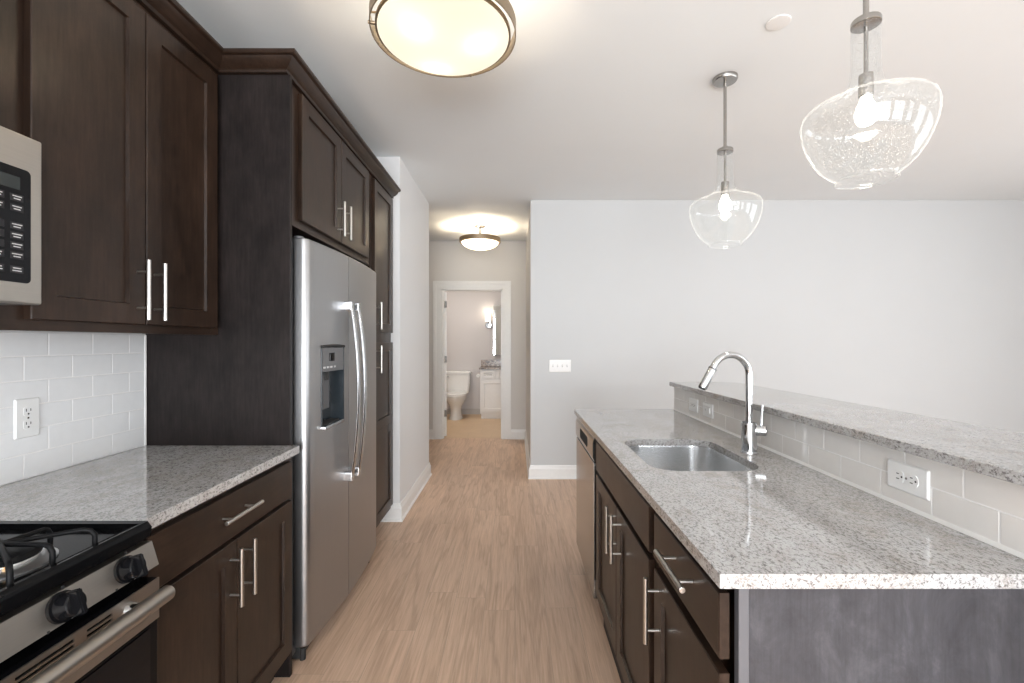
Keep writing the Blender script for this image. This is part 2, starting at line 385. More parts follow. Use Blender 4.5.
# window walls
def window_wall(name, horizontal, spans, z0, z1, lo, hi, pos):
    b = MB(); edges = [lo] + [q for s_ in spans for q in s_] + [hi]
    def bx(a, c, za, zb):
        if horizontal: b.box(a, c, pos - 0.1, pos, za, zb)
        else: b.box(pos, pos + 0.1, a, c, za, zb)
    for i in range(0, len(edges), 2): bx(edges[i], edges[i + 1], 0, CEIL)
    for a, c in spans: bx(a, c, 0, z0); bx(a, c, z1, CEIL)
    struct(b.build(name, M['wall']))
WZ0, WZ1 = 0.5, 2.4
window_wall('wall_rear', True, WIN_REAR, WZ0, WZ1, XL - .1, XR, YR)
window_wall('wall_right', False, WIN_RIGHT, WZ0, WZ1, YR, YB + .1, XR)
n = 0
for spans, hor in ((WIN_REAR, True), (WIN_RIGHT, False)):
    for a, c in spans:
        n += 1; f = MB(); mid = (a + c) / 2
        for p, q, za, zb in ((a, a + .05, WZ0, WZ1), (c - .05, c, WZ0, WZ1), (a, c, WZ0, WZ0 + .05), (a, c, WZ1 - .05, WZ1), (mid - .03, mid + .03, WZ0, WZ1), (a, c, 1.42, 1.47)):
            if hor: f.box(p, q, YR - .07, YR - .02, za, zb)
            else: f.box(XR + .02, XR + .07, p, q, za, zb)
        struct(f.build('window_%d' % n, M['trim']))

# baseboards with a stepped top
def baseboard(name, path, h=0.13, t=0.016):
    prof = [(0, 0), (t + 0.008, 0), (t + 0.008, 0.012), (t, 0.02), (t, h - 0.035), (t - 0.005, h - 0.025), (t - 0.008, h - 0.004), (t - 0.011, h), (0, h)]
    L = []
    P = [Vector((x, y)) for x, y in path]
    for i, p in enumerate(P):
        ns = []
        if i > 0: d = (P[i] - P[i - 1]).normalized(); ns.append(Vector((d.y, -d.x)))
        if i < len(P) - 1: d = (P[i + 1] - P[i]).normalized(); ns.append(Vector((d.y, -d.x)))
        nv = ns[0] if len(ns) == 1 else (ns[0] + ns[1]) / (1 + ns[0].dot(ns[1]))
        L.append([Vector((p.x + nv.x * d_, p.y + nv.y * d_, z)) for d_, z in prof])
    return struct(MB().loops(L).build(name, M['trim'], smooth=25))
baseboard('baseboard_pantry', [(-1.05, YP), (-0.85, YP), (-0.85, 4.50), (-1.55, 4.50)])
baseboard('baseboard_back', [(HR, YE - 0.005), (HR, YB), (XR, YB)])
baseboard('baseboard_hall_end', [(-0.072, YE), (HR, YE)])
baseboard('baseboard_hall_left', [(-3.1, YE), (-1.112, YE)])
struct(MB().box(-1.65, 0.65, 8.305, 8.32, 0, 0.10, 0.002).build('baseboard_bathroom', plain('grey_tile_base', (0.46, 0.43, 0.41), 0.4)))
# door casing and jamb
b = MB()
cw = 0.109
def casing(y0, y1):
    for q0, q1, t in ((0, 1, 0.014), (0.62, 1, 0.022), (0, 0.12, 0.018)):
        y = y0 - t
        b.box(DX0 - cw * q1, DX0 - cw * q0, y, y1, 0, DZ + cw * q1)
        b.box(DX1 + cw * q0, DX1 + cw * q1, y, y1, 0, DZ + cw * q1)
        b.box(DX0 - cw * q0, DX1 + cw * q0, y, y1, DZ + cw * q0, DZ + cw * q1)
casing(YE, YE)
b.box(DX0, DX0 + 0.018, YE - .01, YE + 0.115, 0, DZ).box(DX1 - 0.018, DX1, YE - .01, YE + 0.115, 0, DZ).box(DX0, DX1, YE - .01, YE + 0.115, DZ - 0.018, DZ)
b.box(DX0 + .018, DX0 + .03, YE + .03, YE + .07, 0, DZ - .018).box(DX1 - .03, DX1 - .018, YE + .03, YE + .07, 0, DZ - .018)
struct(b.build('trim_1', M['trim'], smooth=20))
# open bathroom door swung inwards
d = MB(); ang = math.radians(104)
t = bmesh.new(); bmesh.ops.create_cube(t, size=1)
for v in t.verts: v.co = Vector(((v.co.x + .5) * 0.80, (v.co.y) * 0.036, 0.012 + (v.co.z + .5) * 2.0))
hinge = Vector((DX0 + 0.035, YE + 0.135, 0))
d.add(t, Matrix.Translation(hinge) @ Matrix.Rotation(ang, 4, 'Z'))
door = d.build('door_1', M['trim'], loc=hinge); struct(door)
for z in (0.33, 1.08, 1.84):
    MB().box(hinge.x - .014, hinge.x + .022, hinge.y - .018, hinge.y - .003, z - .045, z + .045).cyl((hinge.x - .016, hinge.y - .014, z - .05), (hinge.x - .016, hinge.y - .014, z + .05), .007).build('hinge', M['nickel'], door)

# ------------------------------------------------------------------ shared kitchen builders
def bar_pull(parent, mb_axis, x, d, a0, a1, cross, off=0.034, r=0.0062):
    """satin bar pull on a front whose face is X = x; runs along 'z' or 'y' from a0 to a1 at the cross coordinate"""
    m = MB(); e = (a1 - a0) * 0.2
    P = (lambda a, xx: Vector((xx, cross, a))) if mb_axis == 'z' else (lambda a, xx: Vector((xx, a, cross)))
    X = x + d * off
    m.tube([P(a0, X), P(a0 + .0006, X), P(a1 - .0006, X), P(a1, X)], [r * .85, r, r, r * .85], 16)
    for a in (a0 + e, a1 - e): m.cyl(P(a, x), P(a, X), r * .62, seg=12)
    return m.build('handle', M['handle'], parent)
def cab_body(parent, x_back, x_face, y0, y1, z0, z1, toe=None, mat='wood', floor_z=0.0):
    lo, hi = min(x_back, x_face), max(x_back, x_face)
    MB().box(lo, hi, y0, y1, z0, z1, 0.001, 1).build('body', M[mat], parent)
    if toe is not None:
        MB().box(min(x_back, toe), max(x_back, toe), y0 + .002, y1 - .002, floor_z, z0 + .002).build('toe_kick', M['toe'], parent)
def shaker(parent, x, d, y0, y1, z0, z1, rail=0.058, midz=None):
    m = MB()
    if midz is None: front(m, x, d, y0, y1, z0, z1, rail=rail)
    else:            # two recessed panels with a middle rail: two stacked leaves of one door
        front(m, x, d, y0, y1, z0, midz, rail=rail); front(m, x, d, y0, y1, midz, z1, rail=rail)
    return m.build('door', M['wood'], parent, smooth=20)
def drawer(parent, x, d, y0, y1, z0, z1):
    return front(MB(), x, d, y0, y1, z0, z1).build('drawer', M['wood_y'], parent, smooth=20)

CT = 0.914               # counter height
# ------------------------------------------------------------------ left run: base cabinet, counter, tiles, upper cabinets
FX = -0.877              # base face frame
base = thing('base_cabinet', (-1.16, 1.41, 0), 'dark wood base cabinet with one drawer over two doors, between range and refrigerator', 'cabinet')
cab_body(base, XL + .002, FX, 1.040, 1.786, 0.105, 0.883, -0.945)
dr = drawer(base, FX, 1, 1.062, 1.752, 0.726, 0.862); bar_pull(dr, 'y', FX + .019, 1, 1.30, 1.485, 0.800)
dl = shaker(base, FX, 1, 1.062, 1.405, 0.135, 0.712); bar_pull(dl, 'z', FX + .019, 1, 0.522, 0.698, 1.372)
dd = shaker(base, FX, 1, 1.409, 1.752, 0.135, 0.712); bar_pull(dd, 'z', FX + .019, 1, 0.522, 0.698, 1.442)
b = MB().box(XL + 0.009, -0.845, 1.037, 1.787, 0.884, CT, 0.003)
tag(b.build('countertop', M['granite'], loc=(-1.16, 1.41, 0.884)), 'short grey granite countertop between gas range and dark end panel', 'countertop')

def tile_field(name, mat, X, d, y_lo, y_hi, z_lo, rows, rh, tw, phase, label):
    """running bond subway tiles set on a wall plane X, facing d"""
    m = MB(); g = 0.0016
    for r in range(rows):
        y = phase[r % 2]
        while y > y_lo: y -= tw
        while y < y_hi:
            a, c = max(y, y_lo) + g, min(y + tw, y_hi) - g
            if c - a > 0.006: m.box(min(X, X + d * .007), max(X, X + d * .007), a, c, z_lo + r * rh + g, z_lo + (r + 1) * rh - g, 0.0014, 2)
            y += tw
    root = thing(name, (X, (y_lo + y_hi) / 2, z_lo), label, 'backsplash')
    m.build('tiles', mat, root)
    MB().box(min(X, X + d * .0060), max(X, X + d * .0060), y_lo, y_hi, z_lo, z_lo + rows * rh).build('grout', M['grout'], root)
    return root
rh = 0.0724
bs = tile_field('tile_backsplash', M['tile_white'], XL + .001, 1, -0.6, 1.785, CT + .001, 6, rh, 0.1476, (1.3415, 1.413), 'white subway tile backsplash on the wall above the range')
MB().box(XL + .0015, XL + .011, 1.780, 1.786, CT + .001, 1.347).build('caulk_joint', M['grout_white'], bs)

UX = -1.167              # upper face frame
up = thing('upper_cabinet', (-1.31, 1.41, 1.348), 'tall two-door dark wood upper cabinet beside the microwave', 'cabinet')
cab_body(up, XL + .002, UX, 1.026, 1.786, 1.372, 2.372)
MB().box(UX - .02, UX + .001, 1.026, 1.786, 1.347, 1.373).box(XL + .009, UX, 1.766, 1.786, 1.352, 1.373).build('light_rail', M['wood_y'], up)
for y0, y1, hy in ((1.080, 1.4145, 1.384), (1.4185, 1.756, 1.449)):
    q = shaker(up, UX, 1, y0, y1, 1.374, 2.347, 0.060); bar_pull(q, 'z', UX + .019, 1, 1.387, 1.570, hy)
um = thing('upper_cabinet', (-1.31, 0.64, 1.775), 'dark wood upper cabinet above the microwave, cut by the left edge', 'cabinet')
cab_body(um, XL + .002, UX, 0.255, 1.024, 1.775, 2.372)
for y0, y1, hy in ((0.275, 0.641, 0.61), (0.645, 1.011, 0.676)):
    q = shaker(um, UX, 1, y0, y1, 1.792, 2.347, 0.060); bar_pull(q, 'z', UX + .019, 1, 1.82, 2.0, hy)

# end panel beside the refrigerator
b = MB().box(XL + .002, -0.886, 1.790, 1.809, 0.0, 2.372, 0.001, 1)
tag(b.build('end_panel', M['panel'], loc=(-1.17, 1.80, 0)), 'tall dark wood end panel standing between counter and refrigerator', 'panel')

# cabinet above the refrigerator and the pantry
TX = -0.908
cf = thing('overhead_cabinet', (-1.18, 2.33, 1.79), 'dark wood two-door cabinet directly above the refrigerator', 'cabinet')
cab_body(cf, XL + .002, TX, 1.811, 2.838, 1.795, 2.372)
for y0, y1, hy in ((1.902, 2.332, 2.285), (2.336, 2.768, 2.372)):
    q = shaker(cf, TX, 1, y0, y1, 1.828, 2.358, 0.062); bar_pull(q, 'z', TX + .019, 1, 1.850, 2.025, hy)
pn = thing('pantry_cabinet', (-1.18, 3.09, 0), 'tall narrow dark wood pantry cabinet beyond the refrigerator', 'cabinet')
cab_body(pn, XL + .002, TX, 2.842, 3.326, 0.105, 2.372, -0.985)
q = shaker(pn, TX, 1, 2.885, 3.312, 1.385, 2.358, 0.06); bar_pull(q, 'z', TX + .019, 1, 1.40, 1.575, 2.915)
q = shaker(pn, TX, 1, 2.885, 3.312, 0.140, 1.318, 0.06, 0.745); bar_pull(q, 'z', TX + .019, 1, 1.12, 1.297, 2.915)

# crown moulding that runs round the tops of all the left-hand cabinets
prof = [(0.0, 2.3735), (0.016, 2.3735), (0.018, 2.377), (0.013, 2.380), (0.017, 2.386), (0.030, 2.392), (0.046, 2.406), (0.054, 2.420), (0.066, 2.423), (0.070, 2.428), (0.070, 2.437), (0.0, 2.437)]
L = []
for (x, y, nx, ny) in ((UX, -1.0, 1, 0), (UX, 1.789, 1, -1), (TX, 1.789, 1, -1), (TX, 3.340, 1, 0)):
    L.append([Vector((x + nx * d_ * (0.85 if x == UX else 1), y + ny * d_ * (0.85 if y < 2 else 1), z)) for d_, z in prof])
b = MB().loops(L)
b.box(XL + .002, UX, -1.0, 1.789, 2.3735, 2.400).box(XL + .002, TX, 1.789, 3.326, 2.3735, 2.400)
tag(b.build('crown_molding', M['wood_y'], loc=(-1.17, 1.2, 2.366), smooth=25), 'stepped dark wood crown molding along the tops of the left-hand cabinets', 'molding')

# ------------------------------------------------------------------ refrigerator
fr = thing('refrigerator', (-1.15, 2.307, 0), 'stainless steel side-by-side refrigerator with ice and water dispenser', 'refrigerator')
FY0, FY1, FYM, FT = 1.845, 2.772, 2.224, 1.742
MB().box(XL + .02, -0.905, FY0 + .006, FY1 - .006, 0.04, FT - .015, 0.004).build('body', M['steel_side'], fr)
MB().box(-0.93, -0.885, FY0 + .03, FY1 - .03, 0.012, 0.075, 0.004).build('kick_grille', M['dark_gap'], fr)
for y in (FY0 + .05, FY1 - .05):
    MB().cyl((-0.884, y, 0.0), (-0.884, y, 0.05), .012).build('foot', M['dark_gap'], fr)
    MB().cyl((-0.90, y, FT - .016), (-0.90, y, FT + .016), .02).box(-0.99, -0.90, y - .02, y + .02, FT - .016, FT + .008, .004).build('hinge_cover', M['steel_side'], fr)
def face_x(y):           # gently bowed front across both doors
    t = (y - (FY0 + FY1) / 2) / ((FY1 - FY0) / 2); return -0.812 - 0.030 * t * t
def door_outline(y0, y1, round_lo):
    pts = [(-0.898, y0), (-0.898, y1)]
    ys = [y0 + (y1 - y0) * i / 20 for i in range(21)]
    f = []
    for y in ys:
        dist = (y - y0) if round_lo else (y1 - y)
        x = face_x(y); R = 0.024
        if dist < R: x -= R - math.sqrt(max(0, R * R - (R - dist) ** 2))
        f.append((x, y))
    extra = []
    for i in range(1, 12):   # finer steps in the rounded corner
        dist = 0.024 * (1 - math.cos(i / 12 * PI / 2)); y = y0 + dist if round_lo else y1 - dist
        extra.append((face_x(y) - (0.024 - math.sqrt(max(0, .024 ** 2 - (.024 - dist) ** 2))), y))
    f = sorted(set(f + extra), key=lambda p: -p[1])
    return pts + f
def fridge_door(y0, y1, lo, hole=None):
    o = door_outline(y0, y1, lo); m = MB()
    def ins(k): 
        cx = -0.89; cy = (y0 + y1) / 2
        return [(cx + (x - cx) * (1 - k * 8), cy + (y - cy) * (1 - k)) for x, y in o]
    if hole is None: zs = [(0.080, .012), (0.086, 0), (FT - .012, 0), (FT - .004, .004), (FT, .014)]
    else: zs = [(0.080, .012), (0.086, 0), (FT - .012, 0), (FT - .004, .004), (FT, .014)]
    m.loops([[Vector((x, y, z)) for x, y in ins(k)] for z, k in zs])
    return m
fz = fridge_door(FY0, FYM - .003, True).build('freezer_door', M['steel'], fr, smooth=30)
fd = fridge_door(FYM + .003, FY1, False).build('refrigerator_door', M['steel'], fr, smooth=30)
# the dispenser bay is cut into the freezer door
DY0, DY1, DZ0, DZ1 = 1.948, 2.164, 0.945, 1.300
cut = MB().box(-0.880, -0.70, DY0, DY1, DZ0, DZ1).build('cut', None)
fz.modifiers.clear(); md = fz.modifiers.new('bay', 'BOOLEAN'); md.object = cut; md.operation = 'DIFFERENCE'; md.solver = 'EXACT'
dg = bpy.context.evaluated_depsgraph_get(); nm = bpy.data.meshes.new_from_object(fz.evaluated_get(dg)); nm.name = 'freezer_door'
fz.modifiers.clear(); fz.data = nm
cm = cut.data; bpy.data.objects.remove(cut); bpy.data.meshes.remove(cm)
nm.materials.clear(); nm.materials.append(M['steel'])
for p_ in nm.polygons: p_.use_smooth = True; p_.material_index = 0
nm.set_sharp_from_angle(angle=math.radians(25))
ds = MB()
def fxo(y): return face_x(y) + 0.003
ds.box(-0.8795, -0.8745, DY0, DY1, DZ0, DZ1)                                         # back of the bay
for y0, y1 in ((DY0, DY0 + .007), (DY1 - .007, DY1)): ds.box(-0.879, fxo(y0), y0, y1, DZ0, DZ1)
ds.box(-0.879, fxo(DY0), DY0, DY1, DZ1 - .007, DZ1)
dsp = ds.build('dispenser', M['grey_recess'], fz)
m = MB(); 
m.loops([[Vector((-0.872, y, z)) for y, z in ((DY0 + .006, 1.185), (DY1 - .006, 1.185), (DY1 - .006, DZ1 - .006), (DY0 + .006, DZ1 - .006))],
         [Vector((fxo(y) - .002, y, z)) for y, z in ((DY0 + .006, 1.190), (DY1 - .006, 1.190), (DY1 - .006, DZ1 - .006), (DY0 + .006, DZ1 - .006))]])
m.build('control_panel', plain('dispenser_panel_grey', (0.13, 0.13, 0.135), 0.3), dsp)
xq = fxo(2.04) + .0005
MB().box(xq - .006, xq, 2.018, 2.066, 1.235, 1.272, .001).build('display', M['black_glass'], dsp)
for k in range(5): MB().box(xq - .006, xq - .0005, 1.957 + k * .036, 1.972 + k * .036, 1.205, 1.213, .001).build('button', M['legend'], dsp)
m = MB().box(-0.872, fxo(2.0) + .012, DY0 - .002, DY1 + .002, DZ0 - .004, DZ0 + .012, .004).build('drip_tray', M['light_steel'], dsp)
m = MB().box(-0.872, -0.83, DY0 + .02, DY1 - .02, DZ0 + .0125, DZ0 + .016).build('tray_grille', M['dark_gap'], dsp)
m = MB().box(-0.868, -0.848, 2.00, 2.08, 1.02, 1.185, .005).build('paddle', M['steel_side'], dsp)
m = MB().tube([(-0.85, 2.04, 1.19), (-0.85, 2.04, 1.15)], .014).build('spout', M['dark_gap'], dsp)
# dark curved hood over the bay
m = MB().tube([(fxo(DY0 + t * (DY1 - DY0)) - .001, DY0 + t * (DY1 - DY0), DZ1 + .004 * math.sin(PI * t)) for t in [i / 12 for i in range(13)]], .006, 10).build('bay_hood', M['dark_gap'], dsp)
# bowed handles
for par, y in ((fz, 2.180), (fd, 2.268)):
    xs = face_x(y); pts = []; N = 24
    for i in range(N + 1):
        t = i / N; pts.append((xs + 0.030 + 0.036 * math.sin(PI * t) ** 0.8, t))
    m = MB(); Ls = []
    for (x, t) in pts:
        z = 0.672 + (1.500 - 0.672) * t
        Ls.append([Vector((x + .008 * math.cos(a), y + .0175 * math.sin(a), z)) for a in [2 * PI * k / 16 for k in range(16)]])
    m.loops(Ls)
    hd = m.build('handle', M['light_steel'], par)
    for z0, z1 in ((0.655, 0.70), (1.472, 1.515)):
        MB().box(xs - .004, xs + .040, y - .0185, y + .0185, z0, z1, .006).build('handle_mount', M['light_steel'], hd)

# ------------------------------------------------------------------ gas range
rg = thing('gas_range', (-1.14, 0.652, 0), 'stainless and black gas range with black knobs and cast iron grates', 'range')
RY0, RY1 = 0.272, 1.0325
MB().box(XL + .012, -0.852, RY0, RY1, 0.03, 0.875, .003).build('body', M['black'], rg)
m = MB()
m.prism_y([(XL + .012, 0.872), (-0.838, 0.872), (-0.826, 0.880), (-0.824, 0.902), (-0.834, 0.914), (-0.846, 0.913), (-0.858, 0.902), (-1.40, 0.902), (-1.41, 0.914), (XL + .012, 0.914)], RY0, RY1)
m.prism_y([(-1.41, 0.90), (-0.85, 0.90), (-0.838, 0.914), (-1.41, 0.914)], RY1 - .016, RY1)
m.prism_y([(-1.41, 0.90), (-0.85, 0.90), (-0.838, 0.914), (-1.41, 0.914)], RY0, RY0 + .016)
m.build('cooktop', M['black'], rg, smooth=50)
MB().prism_y([(-0.850, 0.869), (-0.824, 0.869), (-0.808, 0.816), (-0.850, 0.812)], RY0, RY1).build('control_panel', M['steel_range'], rg, smooth=20)
kn = None
nx, nz = 0.957, 0.29     # the panel's outward direction
for i, y in enumerate((0.953, 0.818, 0.652, 0.486, 0.350)):
    c0 = Vector((-0.816, y, 0.843)); nv = Vector((nx, 0, nz))
    if kn is None:
        m = MB(); m.cyl(c0 - nv * .004, c0 + nv * .006, .027, .027, 28)
        m.tube([c0 + nv * .006, c0 + nv * .012, c0 + nv * .028, c0 + nv * .031], [.0235, .0235, .020, .016], 28)
        kn = m.build('knob', M['plastic'], rg)
        up_ = Vector((-nz, 0, nx)); t = bmesh.new(); bmesh.ops.create_cube(t, size=1)
        for v in t.verts:
            q = v.co.copy(); v.co = c0 + nv * (.012 + (q.x + .5) * .030) + Vector((0, 1, 0)) * q.y * .011 + up_ * q.z * .046
        bmesh.ops.bevel(t, geom=list(t.edges), offset=.0025, segments=2, affect='EDGES')
        MB().add(t).build('grip', M['plastic'], kn)
        first_y = y
    else:
        k2 = copy_tree(kn, rg); k2.location = (kn.location.x, kn.location.y + (y - first_y), kn.location.z)
for y in (0.953, 0.818, 0.652, 0.486, 0.350):
    for (dy, dz) in ((0.036, .004), (0.012, .030), (-.03, -.026)):
        x = -0.8115 - (0.843 + dz - .8425) * .30
        MB().box(x - .0055, x - .0035, y + dy - .002, y + dy + .002, .843 + dz - .002, .843 + dz + .002).build('dial_mark', M['dark_gap'], rg)
# oven door
od = MB().box(-0.852, -0.806, RY0 + .004, RY1 - .004, 0.215, 0.791, .005).build('oven_door', M['black'], rg)
vt = MB()
# stainless top strip with slots cut between its slats
vy = [(0.86, 0.965), (0.705, 0.835)]
SZ0, SZ1 = 0.700, 0.790
groups = [(0.853, 0.907), (0.730, 0.829), (0.475, 0.574), (0.397, 0.451)]
slots = [(0.7545, 0.7605), (0.7645, 0.7705), (0.7745, 0.7805)]
strip = bmesh.new()
ys = sorted({RY0 + .006, RY1 - .006} | {q for g in groups for q in g}); zs = sorted({SZ0, SZ1} | {q for g in slots for q in g})
ins_ = lambda v, L_: any(a - 1e-6 <= v <= c + 1e-6 for a, c in L_)
for i in range(len(ys) - 1):
    for j in range(len(zs) - 1):
        if ins_((ys[i] + ys[i + 1]) / 2, groups) and ins_((zs[j] + zs[j + 1]) / 2, slots): continue
        vt.box(-0.8058, -0.8025, ys[i], ys[i + 1], zs[j], zs[j + 1])
strip.free()
bmesh.ops.remove_doubles(vt.bm, verts=vt.bm.verts, dist=1e-5)
vt.build('vent_strip', M['steel_range'], od, smooth=20)
MB().box(-0.8058, -0.8035, RY0 + .03, RY1 - .03, 0.25, 0.690, .001).build('oven_window', M['black_glass'], od)
m = MB(); hz = 0.770; hx = -0.762
m.tube([(hx, RY0 + .02, hz), (hx, RY0 + .024, hz), (hx, RY1 - .034, hz), (hx, RY1 - .029, hz)], [.013, .0165, .0165, .013], 20)
m.build('handle', M['steel_range'], od)
for y in (RY0 + .085, RY1 - .085):
    MB().tube([(-0.804, y, hz - .008), (-0.785, y, hz - .006), (hx, y, hz)], [.017, .012, .010], 12).build('handle_bracket', M['chrome'], od)
MB().box(-0.852, -0.808, RY0 + .004, RY1 - .004, 0.045, 0.205, .004).build('storage_drawer', M['steel_y'], rg)
# burners and grates
CZ = 0.902
burner = None
for i, (x, y) in enumerate(((-0.960, 0.848), (-1.25, 0.848), (-0.960, 0.455), (-1.25, 0.455))):
    if burner is None:
        burner = MB().lathe([(.078, 0), (.078, .003), (.066, .006), (.055, .008)], (x, y, CZ), 36, True, True).build('burner', M['aluminium'], rg)
        MB().lathe([(.050, .006), (.053, .011), (.052, .0135), (.045, .014)], (x, y, CZ), 36, True, True).build('burner_head', M['aluminium'], burner)
        MB().lathe([(.055, .0145), (.0565, .019), (.050, .0255), (.012, .0275)], (x, y, CZ), 36, True, True).build('burner_cap', M['iron'], burner)
        MB().cyl((x + .040, y - .028, CZ), (x + .040, y - .028, CZ + .018), .004).build('igniter', M['brass'], burner)
        b0 = (x, y)
    else:
        k2 = copy_tree(burner, rg); k2.location = (burner.location.x + x - b0[0], burner.location.y + y - b0[1], burner.location.z)
GZ = 0.942
def grate(y0, y1):
    m = MB(); r = .0046
    zf = CZ
    cy = (y0 + y1) / 2
    for cx in (-0.960, -1.25):
        for dx, dy in ((.105, .078), (.105, -.078), (-.105, .078), (-.105, -.078), (.098, 0), (-.098, 0), (.012, .080), (-.012, -.080)):
            e_ = Vector((cx + dx, cy + dy, 0)); c_ = Vector((cx, cy, 0))
            q = [e_.lerp(c_, k) for k in (.05, .14, .95)]
            m.tube([(e_.x, e_.y, CZ), (e_.x, e_.y, GZ - .014), (q[0].x, q[0].y, GZ - .004), (q[1].x, q[1].y, GZ), (q[2].x, q[2].y, GZ + .001)], r, 10)
        m.cyl((cx, cy, GZ - .003), (cx, cy, GZ + .005), .010, seg=12)
    m.tube([(-0.960 - .09, cy, GZ), (-1.25 + .09, cy, GZ)], r, 10)
    return m.build('grate', M['iron'], rg)
grate(0.770, 0.926); grate(0.377, 0.533)

# ------------------------------------------------------------------ microwave over the range
mw = thing('microwave', (-1.25, 0.652, 1.403), 'over-the-range microwave with stainless front and black keypad', 'microwave')
MX = -1.062
MB().box(XL + .012, MX - .035, RY0 - .004, 1.0225, 1.403, 1.770, .002).build('body', M['steel_side'], mw)
MB().box(MX - .034, MX, 0.815, 1.0225, 1.403, 1.768, .004).build('control_frame', M['steel_y'], mw)
cp = MB()
cp.loops([[Vector((MX + q, y, z)) for y, z in rrect(0.83, 0.997, 1.447, 1.692, .010, 6)] for q in (-.002, .0012)])
cp = cp.build('keypad', M['black_glass'], mw)
xk = MX + .0012
MB().box(xk - .001, xk + .0004, 0.85, 0.975, 1.645, 1.672).build('display', plain('dim_display', (0.02, 0.025, 0.025), .1), cp)
fm = lambda y, z: Matrix.Translation((xk + .0008, y, z)) @ Matrix(((0, 0, 1, 0), (1, 0, 0, 0), (0, 1, 0, 0), (0, 0, 0, 1)))
def key(y, z, digit=None, wide=(.008, .006)):
    m = MB().box(xk - .001, xk + .0005, y - .013, y + .013, z - .0075, z + .0075, .0004, 1); nf = len(m.bm.faces)
    if digit: text_mesh(m, digit, .012, fm(y, z))
    else:
        for k, dz in enumerate((.003, -.0025)): m.box(xk + .0003, xk + .0009, y - wide[k], y + wide[k], z + dz - .0010, z + dz + .0010)
    for f in list(m.bm.faces)[nf:]: f.material_index = 1
    o = m.build('key', M['key'], cp); o.data.materials.append(M['legend'])
for k in range(9): key((0.866, 0.899, 0.932)[k % 3], 1.567 - (k // 3) * .021, str(k + 1))
for z in (1.627, 1.605):
    for y in (0.866, 0.899, 0.932, 0.969): key(y, z, None, (.009, .0065))
for z in (1.567, 1.546, 1.525, 1.504): key(0.969, z, None, (.010, .007))
for y in (0.866, 0.932): key(y, 1.504)
key(0.899, 1.504, '0')
for y in (0.866, 0.899, 0.932, 0.969): key(y, 1.474, None, (.008, .009))
md_ = MB().box(MX - .034, MX, RY0 - .004, 0.812, 1.445, 1.768, .004).build('door', M['steel_y'], mw)
MB().box(MX - .001, MX + .0015, RY0 + .05, 0.73, 1.50, 1.715, .001).build('door_window', M['black_glass'], md_)
m = MB().tube([(MX, .775, 1.50), (MX + .035, .775, 1.51), (MX + .04, .775, 1.6), (MX + .035, .775, 1.70), (MX, .775, 1.71)], .010).build('handle', M['steel'], md_)
MB().box(MX - .034, MX - .004, RY0 - .004, 0.812, 1.403, 1.442, .002).build('vent_grille', M['plastic'], mw)

# ------------------------------------------------------------------ outlets and switches
def outlet(name, origin, u, v, nrm, label, group=None, kind='outlet', gangs=1):
    """cover plate in the plane (u, v) about origin; u is the long direction of one receptacle plate"""
    O, U, V, N = Vector(origin), Vector(u), Vector(v), Vector(nrm)
    root = thing(name, origin, label, 'switch' if kind == 'toggle4' else 'outlet', group)
    P = lambda a, c, q: O + U * a + V * c + N * q
    def slab(m, a, c, wa, wc, q0, q1, ch=0.0015, r=.004):
        o1 = rrect(a - wa, a + wa, c - wc, c + wc, r, 4); o2 = rrect(a - wa + ch, a + wa - ch, c - wc + ch, c + wc - ch, r, 4)
        m.loops([[P(x, y, q0) for x, y in o1], [P(x, y, q1 - ch) for x, y in o1], [P(x, y, q1) for x, y in o2]])
    hw = 0.035 if gangs == 1 else 0.0365 + 0.023 * (gangs - 1)
    m = MB()
    if gangs == 1: slab(m, 0, 0, 0.0585, hw, 0, .0048, .0035)
    else: slab(m, 0, 0, 0.0585, hw, 0, .0048, .0035)
    m.build('cover_plate', M['white_plastic'], root, smooth=20)
    if kind == 'outlet':
        for a in (-.0195, .0195):
            m = MB(); ring = [(a + .0145 * math.cos(t), max(-.0135, min(.0135, .0175 * math.sin(t)))) for t in [2 * PI * k / 32 for k in range(32)]]
            m.loops([[P(x, y, .003) for x, y in ring], [P(x, y, .0060) for x, y in ring]])
            rc = m.build('receptacle', M['white_plastic'], root)
            m = MB(); slab(m, a + .004, -.0062, .0042, .0012, .005, .0064, .0002, .0004); slab(m, a + .004, .0062, .0036, .0012, .005, .0064, .0002, .0004)
            slab(m, a - .0075, 0, .0024, .0024, .005, .0064, .0002, .0012)
            m.build('slots', M['slot'], rc)
        m = MB(); m.cyl(P(0, 0, .005), P(0, 0, .0058), .0028, seg=14); m.build('screw', M['nickel'], root)
    elif kind == 'rocker':
        m = MB(); slab(m, 0, 0, .033, .0165, .004, .009, .001, .002); m.build('rocker', M['white_plastic'], root)
        m = MB(); slab(m, .012, 0, .006, .005, .008, .0105, .0006, .001); m.build('test_button', M['legend'], root)
    else:
        for i in range(gangs):
            c = (i - (gangs - 1) / 2) * .046
            m = MB(); slab(m, 0, c, .012, .0052, .004, .0075, .0006, .001); fr_ = m.build('toggle_slot', plain('toggle_slot_grey', (0.55, 0.55, 0.55), .5), root)
            m = MB(); m.loops([[P(-.004, c - .004, .006), P(.004, c - .004, .006), P(.004, c + .004, .006), P(-.004, c + .004, .006)],
                               [P(.003, c - .003, .018), P(.009, c - .003, .018), P(.009, c + .003, .018), P(.003, c + .003, .018)]])
            m.build('toggle', M['white_plastic'], fr_)
    return root
outlet('wall_outlet', (XL + .0078, 1.350, 1.095), (0, 0, 1), (0, 1, 0), (1, 0, 0), 'upright white duplex outlet on the white tile above the left counter')
outlet('light_switch', (0.435, YB - .0005, 1.090), (0, 0, 1), (1, 0, 0), (0, -1, 0), 'white four-gang toggle switch plate on the grey wall', kind='toggle4', gangs=4)

